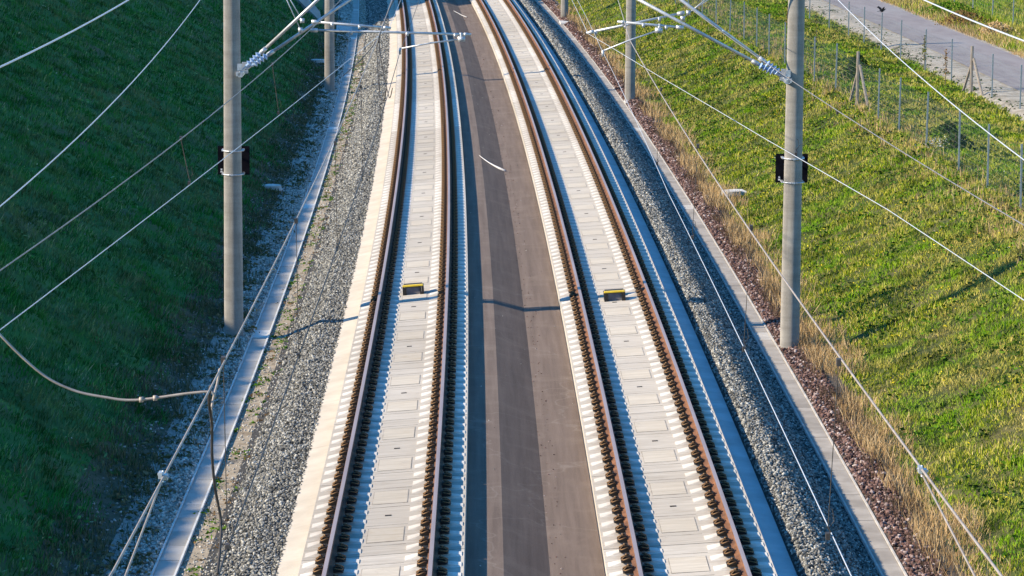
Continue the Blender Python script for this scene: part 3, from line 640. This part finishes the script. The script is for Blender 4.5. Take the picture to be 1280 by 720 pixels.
# left track, in use
wire('contact_wire', interp_path([(4, -2.2, 5.52), (22, -2.54, 5.53), (69, -2.53, 5.60), (130, -1.9, 5.6), (190, -2.5, 5.6)]), 0.0075, 'darkwire', 'thin dark contact wire running low over the left gravel and left-hand track')
mL = [(15.5, -2.51, 7.02), (21.1, -2.54, 6.92), (30.4, -2.57, 6.86), (38.0, -2.60, 6.83), (45.6, -2.60, 6.84), (55.1, -2.58, 6.93), (62.0, -2.55, 7.13)]
pL = smoothpath(mL) + interp_path([(63, -2.55, 7.12), (69, -2.55, 7.35)]); pL = interp_path([(4, -2.45, 7.45), (15.0, -2.51, 7.04)]) + pL
wire('messenger_wire', pL + interp_path([(69.5, -2.55, 7.35), (130, -2.2, 7.35)], sag=0.55), 0.0082, 'copper', 'long grey-brown messenger wire above the left cable trough, joined by a clamp')
wire('stitch_wire', interp_path([(18.0, -2.53, 6.97), (11, -2.40, 6.78), (4, -2.3, 6.80)]), 0.0065, 'copper', 'thin second wire hanging below the messenger wire in the lower left corner')
# left, out of running catenary
wire('contact_wire', interp_path([(8, -6.3, 6.12), (28.5, -5.14, 6.10), (69.5, -2.77, 6.10), (130, -2.4, 6.1)]), 0.005, 'alu', 'pale contact wire slanting across the left embankment towards the arms, lower of its pair')
wire('messenger_wire', smoothpath([(8, -6.4, 6.75), (28.5, -5.14, 6.66), (39.8, -4.60, 6.69), (49, -4.08, 6.88), (56.5, -3.55, 7.16), (63, -3.25, 7.45)]) , 0.0068, 'wire', 'darker messenger wire slanting across the left embankment above the pale contact wire')
wire('return_wire', smoothpath([(8, -6.25, 7.2), (22, -6.24, 6.15), (35.5, -6.23, 6.33), (44.3, -6.22, 6.72), (60.1, -6.16, 7.24), (68.9, -6.1, 7.75)]), 0.008, 'alu', 'straight white wire crossing the upper part of the left embankment')
wire('feeder_cable', smoothpath([(8, -6.45, 8.5), (37.0, -6.43, 7.86), (42.5, -6.42, 7.78), (51.3, -6.40, 7.76), (68.9, -6.4, 8.15)]), 0.012, 'alu', 'thick white cable across the upper left corner', 'cable')
# right track
wire('contact_wire', interp_path([(4, 1.95, 5.64), (21.1, 1.84, 5.65), (43, 1.76, 5.65), (69.0, 1.87, 5.66), (126, 2.4, 5.6), (185, 2.1, 5.6)]), 0.0046, 'alu', 'bright contact wire running low over the right gravel beside the blue-shaded ledge')
pR = interp_path([(4, 2.0, 7.5), (14.5, 1.92, 7.14)]) + smoothpath([(15.1, 1.92, 7.12), (18.1, 1.90, 7.02), (20.1, 1.88, 6.97), (22.6, 1.87, 6.92), (28.2, 1.84, 6.87), (33.8, 1.82, 6.81), (39.3, 1.81, 6.75), (47.9, 1.80, 6.74), (56, 1.82, 6.82)]) + interp_path([(57, 1.84, 6.84), (67.9, 2.1, 7.0)])
wire('messenger_wire', pR + interp_path([(68.5, 2.1, 7.0), (126.8, 2.2, 7.2)], sag=0.5), 0.0082, 'copper', 'long grey messenger wire over the dry grass on the right, joined by a clamp')
wire('stitch_wire', interp_path([(18.1, 1.90, 7.0), (15.9, 1.90, 6.91), (10, 1.9, 6.85), (4, 1.9, 6.9)]), 0.0065, 'copper', 'thin second wire hanging below the messenger wire in the lower right corner')
wire('contact_wire', interp_path([(8, 6.1, 6.07), (30.8, 4.60, 6.07), (37.9, 4.13, 6.07), (46.0, 3.38, 6.07), (57.2, 2.41, 6.07), (68.1, 1.53, 6.07), (126, 1.9, 6.1)]), 0.005, 'alu', 'pale contact wire slanting down across the sunny grass, lower wire of its pair')
wire('messenger_wire', smoothpath([(10, 6.0, 6.95), (31, 4.61, 6.78), (41, 4.36, 6.68), (44.5, 4.14, 6.68), (48, 3.92, 6.78), (55, 3.5, 6.95), (67.6, 2.7, 7.4)]), 0.0068, 'wire', 'darker messenger wire leaving the right mast bracket and slanting down across the grass')
wire('return_wire', smoothpath([(8, 5.95, 7.1), (22, 5.97, 6.42), (39.2, 5.98, 6.57), (48, 5.99, 6.86), (61.1, 6.05, 7.24), (67.9, 6.05, 7.7)]), 0.008, 'alu', 'white wire crossing the fence posts in the upper right')
wire('feeder_cable', smoothpath([(8, 6.15, 8.9), (40.6, 6.18, 7.95), (50.6, 6.20, 7.86), (67.9, 6.3, 8.1)]), 0.012, 'alu', 'thick white cable crossing the top right corner beyond the road', 'cable')

def dropper(s, a, b, label, r=0.0035):
    mb = MB(); p, q = W(s, *a), W(s, *b); mb.tube([p, q+Vector((0, 0, .07))], r, 5)
    mb.tube([q+Vector((0, 0, .07)), q+Vector((.02, 0, .03)), q], 0.006, 5); mb.box(q.x, q.y, q.z, .03, .06, .05); mb.box(p.x, p.y, p.z, .03, .07, .05)
    # small loose loop of the dropper rope at its lower clamp
    mb.tube([q+Vector((0.005, 0, .05)), q+Vector((.045, 0.02, .11)), q+Vector((.03, 0.02, .20)), q+Vector((0, 0, .22))], 0.003, 4)
    return tag(mb.build('dropper', 'darkwire'), label, 'dropper wire', 'droppers of the overhead line')
wL = lambda s: float(np.interp(s, [15.5, 21.1, 30.4, 38, 45.6, 55.1, 62, 69], [7.02, 6.92, 6.87, 6.83, 6.83, 6.90, 7.1, 7.35]))
wR = lambda s: float(np.interp(s, [15.1, 18.1, 22.6, 28.2, 33.8, 39.3, 47.9, 56], [7.12, 7.02, 6.92, 6.86, 6.81, 6.77, 6.75, 6.81]))
for s, t in ((22.3, 'lowest dropper, beside the dark jumper cable'), (30.4, 'second dropper from below over the left cable trough'), (38.0, 'third dropper from below, beside the left cable trough'), (45.8, 'dropper over the left gravel below the second mast'), (54.0, 'dropper over the left gravel nearest the dark cable loops')):
    dropper(s, (-2.56, wL(s)), (-2.54, 5.54), 'thin vertical ' + t)
for s, t in ((22.3, 'lowest dropper over the right trough, crossing its pale cover'), (30.3, 'dropper over the right trough, just left of the big mast foot'), (38.4, 'dropper over the right gravel above the mast foot'), (46.6, 'dropper over the straw grass beside the second right mast')):
    dropper(s, (1.85, wR(s)), (1.80, 5.65), 'thin vertical ' + t)
dropper(39.8, (-4.60, 6.69), (-4.50, 6.12), 'short slanting dropper between the left pair of wires, nearer one', 0.006)
dropper(49.2, (-4.07, 6.88), (-3.98, 6.12), 'short slanting dropper between the left pair of wires, just right of the big mast', 0.006)
dropper(44.0, (4.17, 6.67), (3.60, 6.08), 'short dropper between the right pair of wires, just right of the big mast', 0.0025)

def clampo(s, u, z, label):
    mb = MB(); c = W(s, u, z); mb.box(c.x-.012, c.y, c.z+.008, 0.022, 0.07, 0.036); mb.box(c.x+.016, c.y+.01, c.z-.006, .022, .05, .030); mb.tube([c+Vector((-.03, 0, .012)), c+Vector((.035, 0, -.004))], .008, 6); mb.tube([c+Vector((0, .02, .028)), c-Vector((0, 0, .036))], .007, 6)
    tag(mb.build('wire_clamp', 'galv'), label, 'clamp', 'clamps on the messenger wires')
clampo(18.0, -2.53, 6.98, 'small metal clamp joining two wires over the lower left rubble')
clampo(18.1, 1.90, 7.02, 'small metal clamp joining two wires over the lower right dry grass')
# cross feed at the left and jumpers
def curve_cable(name, pts, r, mat, label, n=8):
    P = [W(*p) for p in pts]; out = []
    for i in range(len(P)-1):
        p0, p1, p2, p3 = P[max(i-1, 0)], P[i], P[i+1], P[min(i+2, len(P)-1)]
        for k in range(n):
            t = k/n; out.append(0.5*((2*p1)+(p2-p0)*t+(2*p0-5*p1+4*p2-p3)*t*t+(3*p1-p0-3*p2+p3)*t**3))
    out.append(P[-1]); mb = MB(); mb.tube(out, r, 7)
    return mb, out
mb, out = curve_cable('cross_feed_cable', [(21.6, -4.9, 8.3), (21.6, -4.26, 7.48), (21.6, -4.04, 7.20), (21.6, -3.77, 6.94), (21.6, -3.55, 6.82), (21.6, -3.33, 6.77), (21.6, -3.11, 6.75), (21.6, -2.74, 6.80), (21.6, -2.59, 6.81), (21.6, -2.56, 6.78)], 0.0095, 'copper', '')
for f in (-24, -22): q = out[f]; mb.box(q.x, q.y, q.z, 0.028, .03, .034)
tag(mb.build('cross_feed_cable', 'copper', smooth=True), 'pale sagging cable curving in from the left edge to the messenger wire', 'cable', 'cables of the overhead line')
mb, out = curve_cable('jumper_cable', [(21.3, -2.56, 6.91), (21.4, -2.58, 6.78), (21.6, -2.58, 6.58), (21.7, -2.59, 6.34), (21.8, -2.58, 6.09), (21.9, -2.55, 5.83), (21.7, -2.54, 5.66), (21.5, -2.54, 5.54)], 0.0105, 'darkwire', '')
tag(mb.build('jumper_cable', 'darkwire', smooth=True), 'thick dark jumper cable hanging from the messenger wire down to the contact wire', 'cable', 'cables of the overhead line')
mb, out = curve_cable('jumper_cable', [(21.9, -2.55, 6.92), (21.8, -2.56, 6.83), (21.7, -2.57, 6.78), (21.6, -2.58, 6.70), (21.6, -2.585, 6.60)], 0.009, 'copper', '')
tag(mb.build('jumper_cable', 'copper', smooth=True), 'short pale jumper between the messenger wire and the end of the sagging cable', 'cable', 'cables of the overhead line')
for pts, lab in (([(60.5, -2.56, 7.05), (61.5, -2.68, 6.75), (62, -2.78, 6.45), (62, -2.84, 6.15), (61.5, -2.80, 5.75), (61.0, -2.75, 5.35), (60.5, -2.66, 5.30), (60, -2.60, 5.55)], 'dark jumper cable looping down beside the left rail, left strand'),
                 ([(63.5, -2.50, 7.15), (62.8, -2.72, 6.65), (62.2, -2.80, 6.30), (61.6, -2.72, 5.85), (61.2, -2.62, 5.45), (61.0, -2.56, 5.30), (60.6, -2.50, 5.52)], 'dark jumper cable looping down beside the left rail, right strand'),
                 ([(66.5, -2.50, 7.30), (64.0, -2.62, 6.95), (62.2, -2.80, 6.42), (60.0, -3.00, 6.20), (57.0, -3.3, 6.05)], 'thin dark cable running from the loops towards the second left mast')):
    mb, out = curve_cable('jumper_cable', pts, 0.009, 'darkwire', '')
    tag(mb.build('jumper_cable', 'darkwire', smooth=True), lab, 'cable', 'cables of the overhead line')

# ------------------------------------------------------------------ yellow-topped boxes on the slabs
def track_box(s, u, cant, label):
    root = empty('track_box', W(s, u, 0)); root.matrix_world = Matrix.Translation(W(s, u, (u-(UL if u < 0 else UR))*cant)) @ Matrix.Rotation(-heading(s), 4, 'Z') @ Matrix.Rotation(-math.atan(cant), 4, 'Y')
    tag(root, label, 'track box', 'low boxes between the rails')
    b = MB(); b.box(0, 0.10, 0.085, 0.36, 0.30, 0.17); b.build('panel', 'greypanel', root)
    for sx in (-1, 1): q = MB(); q.box(sx*0.215, 0.08, 0.095, 0.045, 0.40, 0.19); q.box(sx*0.17, -0.10, 0.08, 0.035, 0.04, 0.16); q.build('side_plate', 'blacksteel', root)
    t = MB(); t.box(0, -0.02, 0.205, 0.47, 0.14, 0.028, taper=0.94); t.build('yellow_bar', 'yellowpaint', root)
    k = MB(); k.box(0, 0.19, 0.20, 0.42, 0.20, 0.025); k.build('lid', 'blacksteel', root)
track_box(70.5, -2.25, CANT_L, 'low box with yellow top edge between the left-hand rails')
track_box(69.7, 2.26, CANT_R, 'low box with yellow top edge between the right-hand rails')

# pale hoses lying over the asphalt gutter
def za(u): return float(np.interp(u, [-1.08, -0.45, 0.24, 1.04], [-.055, -.085, -.295, -.265]))
for pts, lab in (([(99.95, -0.50), (99.25, -0.38), (98.6, -0.22), (98.15, -0.05), (97.85, 0.10), (97.6, 0.26)], 'white curved pipe lying across the dark asphalt gutter, nearer one'),
                 ([(174.1, -0.20), (173.2, 0.0), (172.2, 0.2), (170.8, 0.41)], 'small white pipe across the asphalt gutter near the top edge')):
    mb = MB(); mb.tube([W(s, u, za(u)+0.03) for s, u in pts], [0.008, 0.012, 0.016, 0.024, 0.032, 0.034][:len(pts)-1]+[0.03], 8); tag(mb.build('drain_pipe', 'paint', smooth=True), lab, 'pipe')

# ------------------------------------------------------------------ manhole covers and concrete pieces
def cover(s, u, z, r, label):
    root = empty('manhole', W(s, u, z)); tag(root, label, 'manhole', 'pale concrete manholes at the slope feet')
    cyl(r*1.03, r, 0.12, 28).build('cover', 'whitecon', root); q = cyl(r*1.14, r*1.14, 0.05, 28); o = q.build('ring', 'whitecon', root); o.location = (0, 0, -0.03)
cover(95.0, -6.86, -0.56, 0.31, 'round pale manhole cover in dark grass beyond the big left mast')
cover(142.8, -7.0, -0.50, 0.31, 'round pale manhole cover just left of the farther left mast')
cover(94.6, 7.05, -0.62, 0.30, 'pale manhole cover in the dry grass left of the big right mast')
def block(s, u, z, sx, sy, sz, rz, label, name='concrete_slab', cat='concrete slab'):
    mb = MB(); mb.box(0, 0, sz/2, sx, sy, sz, taper=0.97); o = mb.build(name, 'whitecon'); o.location = W(s, u, z); o.rotation_euler = (0.03, 0.04, rz-heading(s)); tag(o, label, cat)
block(94.9, 7.36, -0.62, 0.30, 0.7, 0.08, 0.2, 'broken flat concrete piece lying beside the right manhole cover')
block(126.0, 6.0, -0.77, 0.5, 1.0, 0.07, 0.0, 'concrete plinth at the foot of the second right-hand mast')
block(166.5, -6.15, -0.74, 0.85, 3.2, 0.16, 0.0, 'shaded concrete chamber widening the left cable trough at the far end')
block(173.0, 5.95, -0.76, 0.7, 1.5, 0.10, 0.0, 'flat concrete plinth in front of the farthest mast')
# sloping concrete wing wall at the far end of the left bank
mb = MB(); P = [W(165.5, -7.3, -0.45), W(172, -7.5, -0.30), W(184, -9.6, 1.2), W(176, -9.9, 1.2)]; mb.add([p+Vector((0, 0, .22)) for p in P]+[p-Vector((0, 0, .5)) for p in P], [(0, 1, 2, 3), (4, 5, 1, 0), (5, 6, 2, 1), (6, 7, 3, 2), (7, 4, 0, 3)])
tag(mb.build('wing_wall', 'troughcon', uv=[(0, 0), (1, 0), (1, 3), (0, 3)]*2), 'grey sloping concrete wedge at the far end of left bank, behind the crossing arms', 'retaining wall')

# ------------------------------------------------------------------ fences
def fence(posts, H, label, wood=None, group=None):
    s0, u0 = posts[0]; root = empty('fence', W(s0, u0, float(zr(np.array(s0), np.array(u0))))); tag(root, label, 'fence', group)
    inv = Matrix.Translation(-root.location); tops = []
    pm = None
    for (s, u) in posts:
        z = float(zr(np.array(float(s)), np.array(float(u)))); p = W(s, u, z-0.1)
        if pm is None:
            mb = MB(); h = H+.1
            mb.box(0, 0, h/2, 0.048, 0.030, h); mb.box(0, 0.016, h/2, 0.014, 0.03, h); mb.box(0, 0, h+.008, .052, .04, .016)
            o = mb.build('fence_post', 'galvpost', root); pm = o.data
        else:
            o = bpy.data.objects.new('fence_post', pm); COL.objects.link(o); o.parent = root
        o.matrix_parent_inverse = inv; o.location = p; o.rotation_euler = (random.uniform(-.012, .012), random.uniform(-.012, .012), -heading(s)); tops.append((s, u, z))
    mb = MB(); TS = [q[0] for q in tops]; TU = [q[1] for q in tops]; TZ = [q[2] for q in tops]
    order = np.argsort(TS); TS = np.array(TS)[order]; TU = np.array(TU)[order]; TZ = np.array(TZ)[order]
    for k in range(int((H-.1)/0.16)):
        zz = 0.08+k*0.16; mb.tube([W(s, u, z+zz) for s, u, z in zip(TS, TU, TZ)], 0.0016, 3)
    s = TS[0]
    while s < TS[-1]:
        u = float(np.interp(s, TS, TU)); z = float(np.interp(s, TS, TZ)); a = W(s, u, z+.06); b2 = W(s+.003, u+.003, z+.06); up_ = Vector((0, 0, H-.16))
        mb.add([a, b2, b2+up_, a+up_], [(0, 1, 2, 3)]); s += 0.10
    o = mb.build('wire_mesh', 'meshwire', root); o.matrix_parent_inverse = inv
    for (s, u, ww) in (wood or []):
        z = float(zr(np.array(s), np.array(u))); b = MB(); top = W(s, u, z+H+.12); b.tube([W(s, u, z-.1), top], 0.055, 7)
        b.build('wooden_post', 'wood', root).matrix_parent_inverse = inv
        for dy, du in ((-1.35, 0.16), (1.45, -0.10)):
            f = W(s+dy, u+du+0.05, z-.1); b = MB(); b.tube([f, W(s+dy*0.04, u+.06, z+H*0.80)], 0.048, 7)
            b.build('wooden_strut', 'wood', root).matrix_parent_inverse = inv
    return root
ufA = lambda s: 12.42-0.0165*(s-76)
sA = [66.5, 71.5, 76, 80.4, 84.6, 89.9, 94.8, 98.9, 108.3, 113.6, 118.0, 121.8, 126.6, 130.6, 134.9, 140.0, 145.3, 151, 157, 163]
fence([(s, ufA(s)) for s in sA], 1.62, 'thin galvanised posts in a row at the top of the sunny slope, one wooden', [(103.6, 12.0, 0)])
sB = [96.5, 100.8, 105.2, 112.2, 117.2, 122.3, 126.6, 130.6, 134.4, 139.5, 145, 151]
ufB = lambda s: 16.75-0.030*(s-105)
fence([(s, ufB(s)) for s in sB], 1.55, 'thin galvanised posts along the pale gravel verge of the road, one wooden', [(107.6, 16.45, 0)])
fence([(s, 24.4) for s in (112, 117, 122, 127, 132, 137, 142, 147, 152, 157, 163, 170)], 1.3, 'fence of green-grey posts beyond the road in the top right corner')

# ------------------------------------------------------------------ saplings
def sapling(s, u, h, leafmat, label, n=70):
    z = float(zr(np.array(float(s)), np.array(float(u)))); root = empty('sapling', W(s, u, z)); tag(root, label, 'young tree', 'young trees along the road fence')
    t = MB(); t.tube([(0, 0, -.05), (.02, 0, h*.4), (-.01, .01, h*.75), (.015, 0, h)], [.016, .013, .009, .004], 6)
    for i in range(9):
        a = random.uniform(0, 6.3); zz = h*random.uniform(.35, .92); l = random.uniform(.06, .15); t.tube([(0, 0, zz), (math.cos(a)*l, math.sin(a)*l, zz+l*1.1)], [.005, .003], 4)
    t.build('trunk', 'bark', root); c = MB()
    for i in range(n):
        zz = h*random.uniform(.32, 1.04); r = random.uniform(0.0, .15)*(1.25-zz/h); a = random.uniform(0, 6.3); p = Vector((math.cos(a)*r, math.sin(a)*r, zz))
        A = Vector((random.gauss(0, 1), random.gauss(0, 1), random.gauss(0, 1))).normalized(); B = A.cross(Vector((random.random(), random.random(), random.random()))).normalized(); L = random.uniform(.025, .06)
        c.add([p-A*L, p+B*L*.5, p+A*L, p-B*L*.5], [(0, 1, 2, 3)])
    c.build('crown', leafmat, root)
sapling(117.0, 16.3, 1.35, 'leaf', 'thin sapling with yellow-green leaves beside the road fence')
sapling(110.3, 16.0, 1.30, 'leafbrown', 'thin sapling with brown leaves left of the wooden braced post by the road')
sapling(130.0, 13.9, 1.5, 'leaf', 'thin sapling with sparse green leaves behind the first fence, far right of big mast', 50)
sapling(134.0, 13.2, 1.4, 'leafbrown', 'thin dark sapling just right of the big right mast, near the road edge', 60)

def shrub(s, u, r, h, mats, label, nleaf=900, name='shrub'):
    z = float(zr(np.array(float(s)), np.array(float(u)))); root = empty(name, W(s, u, z)); tag(root, label, 'shrub')
    t = MB()
    for i in range(16):
        a = random.uniform(0, 6.3); l = r*random.uniform(.3, .9); t.tube([(0, 0, -.05), (math.cos(a)*l*.4, math.sin(a)*l*.4, h*.5), (math.cos(a)*l, math.sin(a)*l, h*random.uniform(.7, 1))], [.012, .008, .003], 4)
    t.build('branches', 'bark', root); c = MB()
    for i in range(nleaf):
        a = random.uniform(0, 6.3); q = random.random()**.5; zz = random.random()**.8; rr = r*q*(1-.6*zz*zz)*(1+.25*math.sin(a*3+s)); p = Vector((math.cos(a)*rr, math.sin(a)*rr, h*zz*(1-.3*q)))
        A = Vector((random.gauss(0, 1), random.gauss(0, 1), random.gauss(0, 1))).normalized(); B = A.cross(Vector((random.random(), random.random(), random.random()))).normalized(); L = random.uniform(.03, .08)
        c.add([p-A*L, p+B*L*.5, p+A*L, p-B*L*.5], [(0, 1, 2, 3)])
    c.build('foliage', mats, root)
shrub(141, 21.9, 1.3, 0.9, 'leafbrown', 'brownish shrub on the bank just beyond the road')
shrub(148, 22.6, 1.6, 0.9, 'herb', 'green shrub on the bank beyond the road, left of the brownish one', 1300)
shrub(135, 22.3, 1.0, 0.8, 'dry', 'pale straw-coloured bush at the far road edge near the right border')
for i, (s, u, r, h) in enumerate([(89, 12.9, .5, .6), (93, 13.3, .4, .5), (78.5, 13.2, .5, .6), (112, 13.0, .5, .7), (118, 14.0, .45, .6)]):
    shrub(s, u, r, h, 'darkherb', ['dark leafy bush behind the third fence post from the right', 'dark leafy bush behind the fence, left of the white flowers', 'dark leafy bush behind the fence at the right border', 'dark bush behind the fence just right of the big mast', 'low bush between the fence and the road verge'][i], 420)
mbf = None
herbs('white_flowers', 10, (89.0, 91.0, 12.3, 13.1), zr, 0.03, 'white', 'patch of white flowers at the foot of a front fence post', leaves=16, spread=0.16, up_=0.22)

# ------------------------------------------------------------------ crow on a fence post
def crow(loc):
    mb = MB()
    prof = [(-.17, .008), (-.10, .030), (-.03, .055), (.04, .058), (.10, .040), (.135, .030), (.165, .034), (.195, .026), (.215, .010), (.250, .003)]
    pts = [(x, 0, 0.10 + (0.0 if x < .08 else (x-.08)*.7)) for x, r in prof]
    mb.tube(pts, [r for x, r in prof], 10)
    for sy in (-1, 1):   # raised wings, in three feathered steps
        mb.add([(.07, sy*.04, .13), (-.06, sy*.04, .12), (-.10, sy*.16, .23), (.05, sy*.15, .25), (-.13, sy*.26, .27), (-.02, sy*.27, .33),
                (.07, sy*.04, .118), (-.06, sy*.04, .108), (-.10, sy*.16, .218), (.05, sy*.15, .238), (-.13, sy*.26, .262), (-.02, sy*.27, .322)],
               [(0, 1, 2, 3), (3, 2, 4, 5), (9, 8, 7, 6), (11, 10, 8, 9), (0, 3, 9, 6), (3, 5, 11, 9), (5, 4, 10, 11), (1, 7, 8, 2), (2, 8, 10, 4)])
        mb.tube([(0.0, sy*.02, .06), (.01, sy*.02, 0)], .006, 5)
    mb.add([(-.12, -.03, .10), (-.12, .03, .10), (-.27, .05, .08), (-.27, -.05, .08), (-.12, -.03, .09), (-.12, .03, .09), (-.27, .05, .07), (-.27, -.05, .07)], [(0, 1, 2, 3), (7, 6, 5, 4), (2, 6, 7, 3)])
    o = mb.build('crow', 'feather', smooth=False); o.location = loc; o.rotation_euler = (0, 0, 0.5); o.scale = (0.8, 0.8, 0.8); tag(o, 'black bird with raised wings perched on a fence post by the road', 'bird')
zc = float(zr(np.array(126.6), np.array(ufB(126.6)))); crow(W(126.6, ufB(126.6), zc+1.57))
